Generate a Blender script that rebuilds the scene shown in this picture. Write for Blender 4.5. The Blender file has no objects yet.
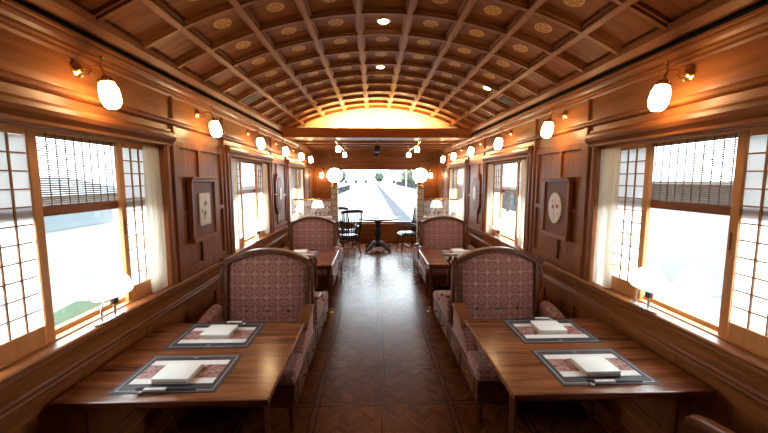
import bpy, bmesh, math, random
from mathutils import Vector, Matrix, noise
random.seed(7)
PI = math.pi
scene = bpy.context.scene
COL = scene.collection

# ------------------------------------------------------------------ materials
class NT:
    """small helper to wire node trees"""
    def __init__(self, name):
        self.m = bpy.data.materials.new(name)
        self.m.use_nodes = True
        self.t = self.m.node_tree
        self.t.nodes.clear()
        self.out = self.t.nodes.new('ShaderNodeOutputMaterial')
    def n(self, kind, **kw):
        nd = self.t.nodes.new(kind)
        for k, v in kw.items():
            setattr(nd, k, v)
        return nd
    def l(self, a, b):
        self.t.links.new(a, b)
    def put(self, sock, v):
        if isinstance(v, bpy.types.NodeSocket):
            self.l(v, sock)
        else:
            sock.default_value = v
    def M(self, op, a, b=None, c=None):
        nd = self.n('ShaderNodeMath', operation=op)
        self.put(nd.inputs[0], a)
        if b is not None: self.put(nd.inputs[1], b)
        if c is not None: self.put(nd.inputs[2], c)
        return nd.outputs[0]
    def mix(self, f, a, b):
        nd = self.n('ShaderNodeMix', data_type='RGBA')
        self.put(nd.inputs[0], f)
        for s, v in ((nd.inputs[6], a), (nd.inputs[7], b)):
            self.put(s, v if isinstance(v, bpy.types.NodeSocket) else (*v, 1))
        return nd.outputs[2]
    def coord(self, which='Object'):
        return self.n('ShaderNodeTexCoord').outputs[which]
    def sep(self, v):
        nd = self.n('ShaderNodeSeparateXYZ'); self.l(v, nd.inputs[0])
        return nd.outputs
    def comb(self, x, y, z=0.0):
        nd = self.n('ShaderNodeCombineXYZ')
        for s, v in zip(nd.inputs, (x, y, z)): self.put(s, v)
        return nd.outputs[0]
    def mapping(self, v, scale):
        nd = self.n('ShaderNodeMapping'); self.l(v, nd.inputs[0]); nd.inputs['Scale'].default_value = scale
        return nd.outputs[0]
    def noise(self, v, scale=5, detail=4, rough=.5, dist=0):
        nd = self.n('ShaderNodeTexNoise'); self.l(v, nd.inputs['Vector'])
        nd.inputs['Scale'].default_value = scale; nd.inputs['Detail'].default_value = detail
        nd.inputs['Roughness'].default_value = rough; nd.inputs['Distortion'].default_value = dist
        return nd.outputs[0]
    def ramp(self, f, stops):
        nd = self.n('ShaderNodeValToRGB'); self.l(f, nd.inputs[0])
        e = nd.color_ramp.elements
        while len(e) < len(stops): e.new(.5)
        for el, (p, c) in zip(e, stops): el.position = p; el.color = (*c, 1)
        return nd.outputs[0]
    def bsdf(self, color, rough=.5, metal=0, spec=.5, normal=None, **kw):
        p = self.n('ShaderNodeBsdfPrincipled')
        self.put(p.inputs['Base Color'], color if isinstance(color, bpy.types.NodeSocket) else (*color, 1))
        self.put(p.inputs['Roughness'], rough); p.inputs['Metallic'].default_value = metal
        p.inputs['Specular IOR Level'].default_value = spec
        if normal is not None: self.l(normal, p.inputs['Normal'])
        for k, v in kw.items(): p.inputs[k.replace('_', ' ')].default_value = v
        self.l(p.outputs[0], self.out.inputs[0])
        return p
    def bump(self, h, strength=.2, dist=.01):
        nd = self.n('ShaderNodeBump'); nd.inputs['Strength'].default_value = strength
        nd.inputs['Distance'].default_value = dist; self.l(h, nd.inputs['Height'])
        return nd.outputs[0]

def wood(name, dark, light, axis='Y', rough=.38, cross=16, spec=.2, contrast=(.3, .72)):
    t = NT(name)
    s = {'X': (1.1, cross, cross), 'Y': (cross, 1.1, cross), 'Z': (cross, cross, 1.1)}[axis]
    v = t.mapping(t.coord(), s)
    rnd = t.n('ShaderNodeObjectInfo').outputs['Random']
    off = t.n('ShaderNodeVectorMath', operation='ADD'); t.l(v, off.inputs[0])
    t.l(t.comb(t.M('MULTIPLY', rnd, 37.0), t.M('MULTIPLY', rnd, 91.0), t.M('MULTIPLY', rnd, 13.0)), off.inputs[1])
    v = off.outputs[0]
    f = t.noise(v, 1.0, 6, .6, .6)
    fine = t.noise(v, 5.0, 3, .6, 0)
    big = t.noise(t.coord(), 1.3, 2, .5)
    g = t.M('ADD', t.M('MULTIPLY', f, .7), t.M('ADD', t.M('MULTIPLY', fine, .2), t.M('MULTIPLY', big, .1)))
    c = t.ramp(g, [(contrast[0], dark), (contrast[1], light)])
    rg = t.M('ADD', t.M('MULTIPLY', fine, .12), rough - .06)
    t.bsdf(c, rg, spec=spec, normal=t.bump(g, .06, .004))
    return t.m

def plain(name, c, rough=.5, metal=0, spec=.5, var=.12, scale=20):
    t = NT(name)
    f = t.noise(t.coord(), scale, 3)
    a = tuple(x * (1 - var) for x in c); b = tuple(min(1, x * (1 + var)) for x in c)
    t.bsdf(t.mix(f, a, b), rough, metal, spec)
    return t.m

def emit(name, c, strength, base=(.9, .88, .84), rough=.3):
    t = NT(name)
    p = t.bsdf(base, rough)
    p.inputs['Emission Color'].default_value = (*c, 1)
    p.inputs['Emission Strength'].default_value = strength
    return t.m

def thin(name, c, trans=.5, clear=0.0):
    """paper / cloth that lets light through"""
    t = NT(name)
    d = t.n('ShaderNodeBsdfDiffuse'); d.inputs[0].default_value = (*c, 1)
    s = t.n('ShaderNodeBsdfTranslucent'); s.inputs[0].default_value = (*c, 1)
    m = t.n('ShaderNodeMixShader'); m.inputs[0].default_value = trans
    t.l(d.outputs[0], m.inputs[1]); t.l(s.outputs[0], m.inputs[2])
    last = m.outputs[0]
    if clear:
        tr = t.n('ShaderNodeBsdfTransparent'); m2 = t.n('ShaderNodeMixShader'); m2.inputs[0].default_value = clear
        t.l(last, m2.inputs[1]); t.l(tr.outputs[0], m2.inputs[2]); last = m2.outputs[0]
    t.l(last, t.out.inputs[0])
    return t.m

def glass(name, tint=(.97, .99, .98)):
    t = NT(name)
    tr = t.n('ShaderNodeBsdfTransparent'); tr.inputs[0].default_value = (*tint, 1)
    gl = t.n('ShaderNodeBsdfGlossy'); gl.inputs['Roughness'].default_value = .02
    lw = t.n('ShaderNodeLayerWeight'); lw.inputs[0].default_value = .5
    fr = t.M('ADD', .03, t.M('MULTIPLY', .4, t.M('POWER', lw.outputs['Facing'], 5.0)))
    m = t.n('ShaderNodeMixShader'); t.l(fr, m.inputs[0]); t.l(tr.outputs[0], m.inputs[1]); t.l(gl.outputs[0], m.inputs[2])
    t.l(m.outputs[0], t.out.inputs[0])
    return t.m

WD, WL = (.12, .034, .009), (.34, .114, .029)          # warm walnut of the walls
W_H = wood('walnut_horizontal', WD, WL, 'Y')
W_V = wood('walnut_vertical', WD, WL, 'Z')
W_X = wood('walnut_crosswise', WD, WL, 'X')
W_DARK = wood('burl_dark', (.12, .041, .013), (.23, .084, .028), 'Z', .45, 22, .15)
W_CEIL = wood('ceiling_panel_wood', (.12, .048, .02), (.22, .092, .038), 'X', .36)
W_RIB = wood('ceiling_rib_wood', (.19, .066, .022), (.36, .142, .052), 'Y', .42, spec=.12)
W_RIBX = wood('ceiling_cross_rib_wood', (.17, .058, .02), (.32, .125, .045), 'X', .42, spec=.12)
W_TABLE = wood('table_walnut', (.075, .022, .009), (.29, .097, .036), 'X', .21, 13, .5, (.36, .62))
W_FRAME = wood('sofa_frame_wood', (.075, .022, .008), (.15, .05, .018), 'Z', .38, spec=.18)
W_APRON = wood('sofa_apron_wood', (.075, .023, .009), (.15, .05, .018), 'Y', .4, spec=.2)
W_SCROLL = wood('arm_scroll_wood', (.12, .038, .013), (.26, .09, .03), 'Y', .3)
W_CEDAR = wood('pale_cedar', (.47, .2, .065), (.7, .34, .12), 'Z', .45)
W_CEDARH = wood('pale_cedar_rail', (.47, .2, .065), (.7, .34, .12), 'Y', .45)
W_LATT = wood('lattice_cedar_shaded', (.28, .13, .06), (.42, .21, .1), 'Z', .5)  # cedar darkened, its backlit silhouette put into the colour
W_BLACK = wood('black_lacquered_wood', (.012, .009, .008), (.03, .02, .016), 'Z', .3)
W_LUN = wood('lunette_pale_wood', (.62, .4, .17), (.78, .55, .27), 'X', .5)
BRASS = plain('brass', (.78, .5, .18), .25, 1, var=.08)
STEEL = plain('brushed_steel', (.6, .58, .55), .3, 1, var=.05)
BLACK = plain('black_metal', (.012, .012, .013), .4)
SLOT = plain('slot_shade_black', (.006, .005, .005), .8)
DARKGREY = plain('vent_grey', (.08, .075, .065), .5)
PAPER = thin('shoji_paper', (.95, .95, .93), .85)
CURTAIN = thin('curtain_cloth', (.93, .91, .83), .75)
GLASS = glass('window_glass')
BAMBOO = wood('bamboo_slats', (.16, .11, .06), (.3, .22, .13), 'Y', .5)
STRING = plain('blind_string', (.05, .045, .04), .8)
WHITE = plain('white_linen', (.82, .81, .78), .7, var=.03)
CREAMEDGE = plain('linen_edge', (.6, .5, .38), .8, var=.1)
PORCELAIN = plain('porcelain', (.85, .85, .84), .15, var=.02)
SLATE = plain('mat_slate', (.028, .028, .04), .45, var=.1, scale=60)
MATLINE = plain('mat_line', (.5, .48, .46), .45, var=.05)
SLEEVE = plain('chopstick_sleeve', (.62, .6, .57), .4, var=.06)
BUTTON = plain('button_cloth', (.035, .014, .014), .8)
SEAT_DARK = plain('dark_leather', (.03, .035, .045), .35)
SHADE_OPAL = emit('opal_shade', (1, .93, .8), .5)
LAMP_WARM = emit('sconce_glass_lit', (1, .66, .32), 30)
LAMP_GLOBE = emit('globe_glass_lit', (1, .93, .82), 3.0)
LAMP_SPOT = emit('spot_glass_lit', (1, .86, .66), 7)
LAMP_DOWN = emit('downlight_lens_lit', (1, .86, .66), 16)
LAMP_COVE = emit('cove_tube_lit', (1, .8, .46), 230)

def fabric_mat():
    t = NT('rose_damask')
    uv = t.sep(t.coord('UV'))
    P = .11
    fx = t.M('SUBTRACT', t.M('FRACT', t.M('DIVIDE', uv[0], P)), .5)
    fy = t.M('SUBTRACT', t.M('FRACT', t.M('DIVIDE', uv[1], P)), .5)
    ax, ay = t.M('ABSOLUTE', fx), t.M('ABSOLUTE', fy)
    grid = t.M('GREATER_THAN', t.M('MAXIMUM', ax, ay), .475)
    r = t.M('SQRT', t.M('ADD', t.M('MULTIPLY', fx, fx), t.M('MULTIPLY', fy, fy)))
    ang = t.M('ARCTAN2', fy, fx)
    petal = t.M('ADD', .27, t.M('MULTIPLY', .09, t.M('COSINE', t.M('MULTIPLY', ang, 4.0))))
    ring1 = t.M('LESS_THAN', t.M('ABSOLUTE', t.M('SUBTRACT', r, petal)), .022)
    petal2 = t.M('ADD', .16, t.M('MULTIPLY', .07, t.M('COSINE', t.M('ADD', t.M('MULTIPLY', ang, 8.0), PI))))
    ring2 = t.M('LESS_THAN', t.M('ABSOLUTE', t.M('SUBTRACT', r, petal2)), .018)
    corner = t.M('SQRT', t.M('ADD', t.M('POWER', t.M('SUBTRACT', .5, ax), 2.0), t.M('POWER', t.M('SUBTRACT', .5, ay), 2.0)))
    ring3 = t.M('LESS_THAN', t.M('ABSOLUTE', t.M('SUBTRACT', corner, .19)), .02)
    ring4 = t.M('LESS_THAN', t.M('ABSOLUTE', t.M('SUBTRACT', corner, .11)), .018)
    motif = t.M('MINIMUM', t.M('ADD', t.M('ADD', ring1, ring2), t.M('ADD', ring3, ring4)), 1.0)
    lines = t.M('MAXIMUM', t.M('MULTIPLY', grid, .6), t.M('MULTIPLY', motif, .48))
    n = t.noise(t.coord('UV'), 90, 3)
    base = t.mix(n, (.185, .058, .042), (.285, .1, .074))
    c = t.mix(lines, base, (.54, .35, .28))
    p = t.bsdf(c, .85, spec=.2, normal=t.bump(n, .15, .002))
    p.inputs['Sheen Weight'].default_value = .25
    return t.m
FABRIC = fabric_mat()

def floor_mat():
    t = NT('parquet')
    xyz = t.sep(t.coord())
    PX, PY = .56, .57
    ux = t.M('DIVIDE', t.M('ADD', xyz[0], .04), PX); uy = t.M('DIVIDE', t.M('SUBTRACT', xyz[1], 2.77), PY)
    fx, fy = t.M('FRACT', ux), t.M('FRACT', uy)
    bx, by = t.M('LESS_THAN', fx, .085), t.M('LESS_THAN', fy, .085)
    band = t.M('MAXIMUM', bx, by)
    # thin dark joints at both edges of each band
    def edge(f):
        a = t.M('LESS_THAN', t.M('ABSOLUTE', t.M('SUBTRACT', f, .085)), .008)
        b = t.M('LESS_THAN', t.M('ABSOLUTE', t.M('SUBTRACT', t.M('ABSOLUTE', t.M('SUBTRACT', f, .5)), .5)), .008)
        return t.M('MAXIMUM', a, b)
    joint = t.M('MAXIMUM', edge(fx), edge(fy))
    W = .095
    zig = t.M('PINGPONG', xyz[0], W)
    tt = t.M('DIVIDE', t.M('ADD', xyz[1], zig), .05)
    idx = t.M('FLOOR', tt); colx = t.M('FLOOR', t.M('DIVIDE', xyz[0], W))
    wn = t.n('ShaderNodeTexWhiteNoise', noise_dimensions='3D')
    t.l(t.comb(idx, colx, t.M('ADD', t.M('FLOOR', ux), t.M('MULTIPLY', t.M('FLOOR', uy), 7.0))), wn.inputs['Vector'])
    ftt = t.M('FRACT', tt)
    line = t.M('LESS_THAN', ftt, .08)
    grain = t.noise(t.mapping(t.coord(), (30, 7, 1)), 1, 5, .6, .5)
    tone = t.M('ADD', t.M('MULTIPLY', wn.outputs[0], .7), t.M('MULTIPLY', grain, .45))
    herr = t.ramp(tone, [(.1, (.075, .02, .006)), (.95, (.19, .06, .019))])
    wn2 = t.n('ShaderNodeTexWhiteNoise', noise_dimensions='2D')
    t.l(t.comb(t.M('FLOOR', ux), t.M('FLOOR', uy)), wn2.inputs['Vector'])
    bandc = t.mix(grain, (.1, .03, .009), (.17, .052, .017))
    c = t.mix(band, herr, bandc)
    c = t.mix(t.M('MULTIPLY', line, t.M('SUBTRACT', 1.0, band)), c, (.035, .013, .006))
    c = t.mix(joint, c, (.015, .006, .004))
    rg = .2
    t.bsdf(c, t.M('ADD', rg, .07), spec=.14)
    return t.m

def ceiling_mat(pitch_x, y0, pitch_y):
    """coffer wood with a gilt medallion in the middle of each of the seven inner columns"""
    t = NT('coffer_wood_with_gilt_medallions')
    uv = t.sep(t.coord('UV'))
    fx = t.M('MULTIPLY', t.M('SUBTRACT', t.M('FRACT', t.M('ADD', t.M('DIVIDE', uv[0], pitch_x), .5)), .5), pitch_x)
    fy = t.M('MULTIPLY', t.M('SUBTRACT', t.M('FRACT', t.M('DIVIDE', t.M('SUBTRACT', uv[1], y0), pitch_y)), .5), pitch_y)
    r = t.M('SQRT', t.M('ADD', t.M('MULTIPLY', fx, fx), t.M('MULTIPLY', fy, fy)))
    ang = t.M('ARCTAN2', fy, fx)
    ring = t.M('LESS_THAN', t.M('ABSOLUTE', t.M('SUBTRACT', r, .062)), .006)
    pet = t.M('ADD', .036, t.M('MULTIPLY', .014, t.M('COSINE', t.M('MULTIPLY', ang, 6.0))))
    ring2 = t.M('LESS_THAN', t.M('ABSOLUTE', t.M('SUBTRACT', r, pet)), .008)
    dot = t.M('LESS_THAN', r, .012)
    inside = t.M('MULTIPLY', t.M('LESS_THAN', r, .066), .35)
    m = t.M('MAXIMUM', t.M('MAXIMUM', ring, inside), t.M('MAXIMUM', ring2, dot))
    m = t.M('MULTIPLY', m, t.M('LESS_THAN', t.M('ABSOLUTE', uv[0]), pitch_x * 3.5))
    g = t.noise(t.mapping(t.coord('UV'), (1.5, 22, 1)), 1, 6, .6, .5)
    c = t.ramp(g, [(.3, (.15, .048, .015)), (.72, (.29, .1, .033))])
    c = t.mix(m, c, (.62, .34, .1))
    t.bsdf(c, .5, spec=.08)
    return t.m

def etched_mat():
    """clear glass with a frosted, regularly etched ornament"""
    t = NT('etched_glass')
    uv = t.sep(t.coord('UV'))
    fx = t.M('SUBTRACT', t.M('FRACT', t.M('DIVIDE', uv[0], .09)), .5)
    fy = t.M('SUBTRACT', t.M('FRACT', t.M('DIVIDE', uv[1], .13)), .5)
    r = t.M('SQRT', t.M('ADD', t.M('MULTIPLY', fx, fx), t.M('MULTIPLY', fy, fy)))
    m = t.M('MAXIMUM', t.M('LESS_THAN', t.M('ABSOLUTE', t.M('SUBTRACT', r, .34)), .07), t.M('LESS_THAN', r, .14))
    m = t.M('MULTIPLY', m, .28)
    m = t.M('ADD', m, .06)
    d = t.n('ShaderNodeBsdfTranslucent'); d.inputs[0].default_value = (.85, .85, .8, 1)
    df = t.n('ShaderNodeBsdfDiffuse'); df.inputs[0].default_value = (.8, .78, .7, 1)
    a = t.n('ShaderNodeMixShader'); a.inputs[0].default_value = .5; t.l(d.outputs[0], a.inputs[1]); t.l(df.outputs[0], a.inputs[2])
    tr = t.n('ShaderNodeBsdfTransparent')
    mx = t.n('ShaderNodeMixShader'); t.l(m, mx.inputs[0]); t.l(tr.outputs[0], mx.inputs[1]); t.l(a.outputs[0], mx.inputs[2])
    t.l(mx.outputs[0], t.out.inputs[0])
    return t.m

def post_mat():
    t = NT('carved_ivory_post')
    uv = t.sep(t.coord('UV'))
    fy = t.M('FRACT', t.M('DIVIDE', uv[1], .12)); fx = t.M('FRACT', t.M('DIVIDE', uv[0], .06))
    a = t.M('MAXIMUM', t.M('LESS_THAN', fy, .14), t.M('LESS_THAN', t.M('ABSOLUTE', t.M('SUBTRACT', fx, fy)), .1))
    c = t.mix(a, (.62, .56, .4), (.24, .15, .05))
    t.bsdf(c, .35)
    return t.m

def tile_mat(red=True):
    """porcelain tile with a small painted flower spray"""
    t = NT('painted_tile_red' if red else 'painted_tile_mauve')
    xyz = t.coord()
    v = t.n('ShaderNodeTexVoronoi'); v.inputs['Scale'].default_value = 16; t.l(xyz, v.inputs['Vector'])
    s = t.sep(xyz)
    # flowers only near the middle of the tile
    d = t.M('SQRT', t.M('ADD', t.M('POWER', t.M('MULTIPLY', s[1], 1.15), 2.0), t.M('POWER', t.M('MULTIPLY', s[2], .78), 2.0)))
    near = t.M('LESS_THAN', d, .095)
    fl = t.M('MULTIPLY', t.M('LESS_THAN', v.outputs['Distance'], .36), near)
    cc = t.sep(v.outputs['Color'])
    col = t.mix(t.M('GREATER_THAN', cc[0], .55), (.5, .05, .04) if red else (.25, .1, .1), (.1, .17, .1) if red else (.2, .17, .09))
    stem_ = t.M('MULTIPLY', t.M('LESS_THAN', t.M('ABSOLUTE', t.M('ADD', s[1], t.M('MULTIPLY', .02, t.M('SINE', t.M('MULTIPLY', s[2], 30.0))))), .004), near)
    c = t.mix(fl, (.8, .76, .64), col)
    c = t.mix(stem_, c, (.12, .14, .07))
    t.bsdf(c, .2)
    return t.m

def sheet_mat():
    """printed card: white strips with a photograph of reddish maple leaves between them (v along the short side)"""
    t = NT('printed_card')
    s = t.sep(t.coord())
    pic = t.M('MULTIPLY', t.M('GREATER_THAN', s[1], -.075), t.M('LESS_THAN', s[1], .075))
    n = t.noise(t.coord(), 22, 4, .6, .8)
    p = t.ramp(n, [(.3, (.03, .02, .03)), (.45, (.25, .07, .06)), (.58, (.42, .24, .22)), (.72, (.6, .5, .48))])
    t.bsdf(t.mix(pic, (.8, .79, .77), p), .4)
    return t.m

# ------------------------------------------------------------------ mesh builder
class MB:
    def __init__(self): self.b = bmesh.new()
    def box(self, x0, x1, y0, y1, z0, z1):
        if x0 > x1: x0, x1 = x1, x0
        if y0 > y1: y0, y1 = y1, y0
        v = [self.b.verts.new((x, y, z)) for z in (z0, z1) for y in (y0, y1) for x in (x0, x1)]
        for f in ((0, 2, 3, 1), (4, 5, 7, 6), (0, 1, 5, 4), (2, 6, 7, 3), (0, 4, 6, 2), (1, 3, 7, 5)):
            self.b.faces.new([v[i] for i in f])
        return self
    def prism(self, pts, fn):
        """pts 2D polygon; fn(a,b,k) -> 3D for end k=0,1"""
        n = len(pts)
        A = [self.b.verts.new(fn(a, b, 0)) for a, b in pts]; B = [self.b.verts.new(fn(a, b, 1)) for a, b in pts]
        self.b.faces.new(A[::-1]); self.b.faces.new(B)
        for i in range(n):
            self.b.faces.new((A[i], A[(i + 1) % n], B[(i + 1) % n], B[i]))
        return self
    def ext_y(self, pts, y0, y1): return self.prism(pts, lambda a, b, k: (a, (y0, y1)[k], b))
    def ext_x(self, pts, x0, x1): return self.prism(pts, lambda a, b, k: ((x0, x1)[k], a, b))
    def ext_z(self, pts, z0, z1): return self.prism(pts, lambda a, b, k: (a, b, (z0, z1)[k]))
    def tube(self, path, r, n=8, cap=True):
        path = [Vector(p) for p in path]
        rr = r if isinstance(r, (list, tuple)) else [r] * len(path)
        rings = []
        up = None
        for i, p in enumerate(path):
            d = (path[min(i + 1, len(path) - 1)] - path[max(i - 1, 0)]).normalized()
            if up is None:
                up = Vector((0, 0, 1)) if abs(d.z) < .9 else Vector((1, 0, 0))
            a = d.cross(up).normalized(); b = a.cross(d).normalized(); up = b
            rings.append([self.b.verts.new(p + rr[i] * (math.cos(2 * PI * k / n) * a + math.sin(2 * PI * k / n) * b)) for k in range(n)])
        for i in range(len(rings) - 1):
            for k in range(n):
                self.b.faces.new((rings[i][k], rings[i][(k + 1) % n], rings[i + 1][(k + 1) % n], rings[i + 1][k]))
        if cap:
            self.b.faces.new(rings[0][::-1]); self.b.faces.new(rings[-1])
        return self
    def lathe(self, prof, c=(0, 0, 0), n=20, wob=None, M=None):
        """prof list of (radius, z)"""
        rings = []
        for r, z in prof:
            ring = []
            for k in range(n):
                a = 2 * PI * k / n
                q = r * (1 + (wob(a, z) if wob else 0))
                p = Vector((q * math.cos(a), q * math.sin(a), z))
                if M: p = M @ p
                ring.append(self.b.verts.new(p + Vector(c)))
            rings.append(ring)
        for i in range(len(rings) - 1):
            for k in range(n):
                self.b.faces.new((rings[i][k], rings[i][(k + 1) % n], rings[i + 1][(k + 1) % n], rings[i + 1][k]))
        self.b.faces.new(rings[0][::-1]); self.b.faces.new(rings[-1])
        return self
    def ball(self, c, rx, ry=None, rz=None, u=16, v=10):
        ry = ry or rx; rz = rz or rx
        M = Matrix.Translation(c) @ Matrix.Diagonal((rx, ry, rz, 1))
        bmesh.ops.create_uvsphere(self.b, u_segments=u, v_segments=v, radius=1, matrix=M)
        return self
    def build(self, name, mat, parent=None, bevel=0, seg=2, smooth=False, xf=None):
        b = self.b
        if xf is not None:
            for v in b.verts: v.co = Vector(xf(v.co))
        bmesh.ops.recalc_face_normals(b, faces=b.faces[:])
        if bevel:
            es = [e for e in b.edges if len(e.link_faces) == 2 and e.calc_face_angle(0) > .6]
            bmesh.ops.bevel(b, geom=es, offset=bevel, segments=seg, affect='EDGES', profile=.5, clamp_overlap=True)
            bmesh.ops.recalc_face_normals(b, faces=b.faces[:])
        uvl = b.loops.layers.uv.new('UVMap')
        for f in b.faces:
            n = f.normal
            ax = max(range(3), key=lambda i: abs(n[i]))
            for lp in f.loops:
                c = lp.vert.co
                lp[uvl].uv = (c.y, c.z) if ax == 0 else ((c.x, c.z) if ax == 1 else (c.x, c.y))
            f.smooth = smooth
        me = bpy.data.meshes.new(name)
        b.to_mesh(me); b.free()
        if mat is not None: me.materials.append(mat)
        if smooth:
            me.set_sharp_from_angle(angle=math.radians(40))
        o = bpy.data.objects.new(name, me)
        COL.objects.link(o)
        if parent is not None: o.parent = parent
        return o

def empty(name, loc=(0, 0, 0), rz=0, label=None, cat=None, group=None):
    o = bpy.data.objects.new(name, None); COL.objects.link(o)
    o.location = loc; o.rotation_euler = (0, 0, rz)
    o.empty_display_size = .1
    tag(o, label, cat, group)
    return o
def tag(o, label=None, cat=None, group=None):
    if label: o['label'] = label
    if cat: o['category'] = cat
    if group: o['group'] = group
    return o
def struct(o):
    o['kind'] = 'structure'; return o
def kids(o): return [c for c in COL.objects if c.parent == o]
def copy_tree(o, loc, rz=0, label=None, group=None):
    def rec(src, par):
        c = src.copy(); COL.objects.link(c)
        if par is not None: c.parent = par
        for ch in kids(src): rec(ch, c)
        return c
    r = rec(o, None)
    r.location = loc; r.rotation_euler = (0, 0, rz)
    if label: r['label'] = label
    if group: r['group'] = group
    return r

# ------------------------------------------------------------------ dimensions
XW = 1.84                       # wall face
Y0, Y1 = -1.6, 10.5             # carriage from behind the camera to the observation window
WIN_C = [2.2, 5.15, 8.1]        # centres of the side windows
WH = .79                        # half width of a window opening
ZS, ZH = .98, 2.15              # sill and head
SIDE = {-1: 'left', 1: 'right'}
# ways to tell the two sides of the carriage apart by what hangs on them
TELL = {-1: 'square tile', 1: 'oval tile'}

# ------------------------------------------------------------------ floor
struct(MB().box(-2.0, 2.0, Y0, Y1 + .1, -.06, 0).build('floor', floor_mat()))

# ------------------------------------------------------------------ side walls
trim_no = 0
def trim(mb, mat, bevel=0):
    global trim_no
    trim_no += 1
    return struct(mb.build('trim_%d' % trim_no, mat, bevel=bevel))

def prof(s, pts):               # (distance into the room, z) -> (x, z)
    return [(s * (XW - d), z) for d, z in pts]

for s in (-1, 1):
    w = MB()
    xo = s * 2.02
    w.box(s * XW, xo, Y0, Y1, 0, ZS - .03)
    w.box(s * XW, xo, Y0, Y1, ZH, 3.0)
    ys = [Y0] + [e for c in WIN_C for e in (c - WH, c + WH)] + [Y1]
    for a, b in zip(ys[::2], ys[1::2]):
        w.box(s * XW, xo, a, b, ZS - .03, ZH)
    struct(w.build('wall_' + SIDE[s], W_V))
    # frieze board with horizontal grain, rails and cornice
    trim(MB().box(s * XW, s * (XW - .012), Y0, Y1, 2.22, 2.72), W_H)
    trim(MB().ext_y(prof(s, [(0, 2.335), (.03, 2.34), (.045, 2.35), (.05, 2.362), (.045, 2.376), (.03, 2.386), (.03, 2.395), (0, 2.4)]), Y0, Y1), W_H)
    trim(MB().ext_y(prof(s, [(0, 2.575), (.02, 2.58), (.028, 2.595), (.028, 2.61), (.045, 2.62), (.045, 2.635), (.062, 2.65), (.07, 2.665), (.07, 2.68), (.08, 2.685), (.08, 2.70), (0, 2.70)]), Y0, Y1), W_H)
    trim(MB().box(s * XW, s * (XW - .004), Y0, Y1, 2.70, 2.80), SLOT)  # black strip: shade of the cornice slot painted on the wall
    # sill shelf with its apron and lip, carried on as a dado rail
    trim(MB().ext_y(prof(s, [(-.02, ZS - .03), (-.02, ZS), (.05, ZS), (.06, ZS - .008), (.06, ZS - .022), (.05, ZS - .03)]), Y0, Y1), W_H)
    trim(MB().ext_y(prof(s, [(0, .95), (.042, .95), (.045, .93), (.034, .91), (.026, .885), (.024, .83), (.03, .815), (.045, .808), (.05, .797), (.044, .786), (.02, .775), (0, .77)]), Y0, Y1), W_H)
    trim(MB().ext_y(prof(s, [(0, 0), (.03, 0), (.03, .12), (.018, .15), (0, .16)]), Y0, Y1), W_H)
    # dado panels below the rail
    d = MB()
    y = Y0 + .1
    while y < Y1 - .3:
        d.box(s * XW, s * (XW - .022), y, y + .09, .15, .78)
        y += .59
    trim(d, W_V, .004)
    trim(MB().box(s * XW, s * (XW - .02), Y0, Y1, .68, .775), W_H)
    trim(MB().box(s * XW, s * (XW - .02), Y0, Y1, .15, .23), W_H)
    # sill board inside each opening, casing round it, cap above it
    for k, c in enumerate(WIN_C):
        a, b = c - WH, c + WH
        trim(MB().box(s * (XW + .019), s * 2.02, a, b, ZS - .031, ZS - .001), W_H)
        cs = MB()
        for e, q in ((a, -1), (b, 1)):
            cs.ext_z([(s * XW, e), (s * (XW - .03), e), (s * (XW - .045), e + q * .02), (s * (XW - .045), e + q * .05), (s * (XW - .03), e + q * .065), (s * (XW - .03), e + q * .09), (s * (XW - .05), e + q * .1), (s * (XW - .05), e + q * .125), (s * XW, e + q * .13)], ZS, 2.2)
        trim(cs, W_V)
        trim(MB().ext_y(prof(s, [(0, ZH), (.03, ZH), (.045, ZH + .012), (.045, ZH + .03), (.055, ZH + .045), (.068, ZH + .06), (.076, ZH + .085), (.07, ZH + .11), (.06, ZH + .125), (.03, ZH + .135), (.03, ZH + .15), (0, ZH + .155)]), a - .115, b + .115), W_H)
        # pilaster strips that run on up through the frieze
        ps = MB()
        for e in (a - .20, b + .145):
            ps.box(s * XW, s * (XW - .035), e, e + .055, ZS, 2.34)
            ps.box(s * XW, s * (XW - .03), e + .01, e + .045, 2.39, 2.585)
        trim(ps, W_V, .006)
    # framing of the wall fields between the windows
    for lo, hi, pc in ((WIN_C[0] + WH + .2, WIN_C[1] - WH - .2, 3.6), (WIN_C[1] + WH + .2, WIN_C[2] - WH - .2, 6.45), (WIN_C[2] + WH + .2, Y1 - .05, 9.75)):
        f = MB()
        f.box(s * XW, s * (XW - .02), lo, hi, 2.16, 2.225)
        f.box(s * XW, s * (XW - .02), lo, hi, ZS, 1.06)
        for e in (lo, hi - .06): f.box(s * XW, s * (XW - .0199), e, e + .06, ZS, 2.225)
        f.box(s * XW, s * (XW - .0201), pc - .022, pc + .022, 1.06, 2.16)
        f.box(s * XW, s * (XW - .0202), lo, hi, 1.55, 1.595)
        trim(f, W_V, .004)

# ------------------------------------------------------------------ back and end walls
struct(MB().box(-2.02, 2.02, Y0 - .12, Y0, 0, 3.4).build('wall_back', W_V))
EW, EZ0, EZ1 = 1.3, .57, 2.2
w = MB()
w.box(-2.02, -EW, Y1, Y1 + .12, 0, 3.0).box(EW, 2.02, Y1, Y1 + .12, 0, 3.0)
w.box(-EW, EW, Y1, Y1 + .12, 0, EZ0).box(-EW, EW, Y1, Y1 + .12, EZ1, 3.0)
struct(w.build('wall_end', W_X))
e = MB()
e.box(-1.84, 1.84, Y1 - .05, Y1, 2.3, 2.36).box(-1.84, 1.84, Y1 - .03, Y1, 2.5, 2.56)
e.box(-1.84, 1.84, Y1 - .06, Y1, EZ0 - .06, EZ0).box(-1.84, 1.84, Y1 - .03, Y1, 0, .14)
for x in (-EW - .1, EW, -1.84, 1.74): e.box(x, x + .1, Y1 - .04, Y1, 0, 2.72)
trim(e, W_X, .006)
win_no = 1
g = empty('window_%d' % win_no); struct(g)
f = MB()
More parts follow.
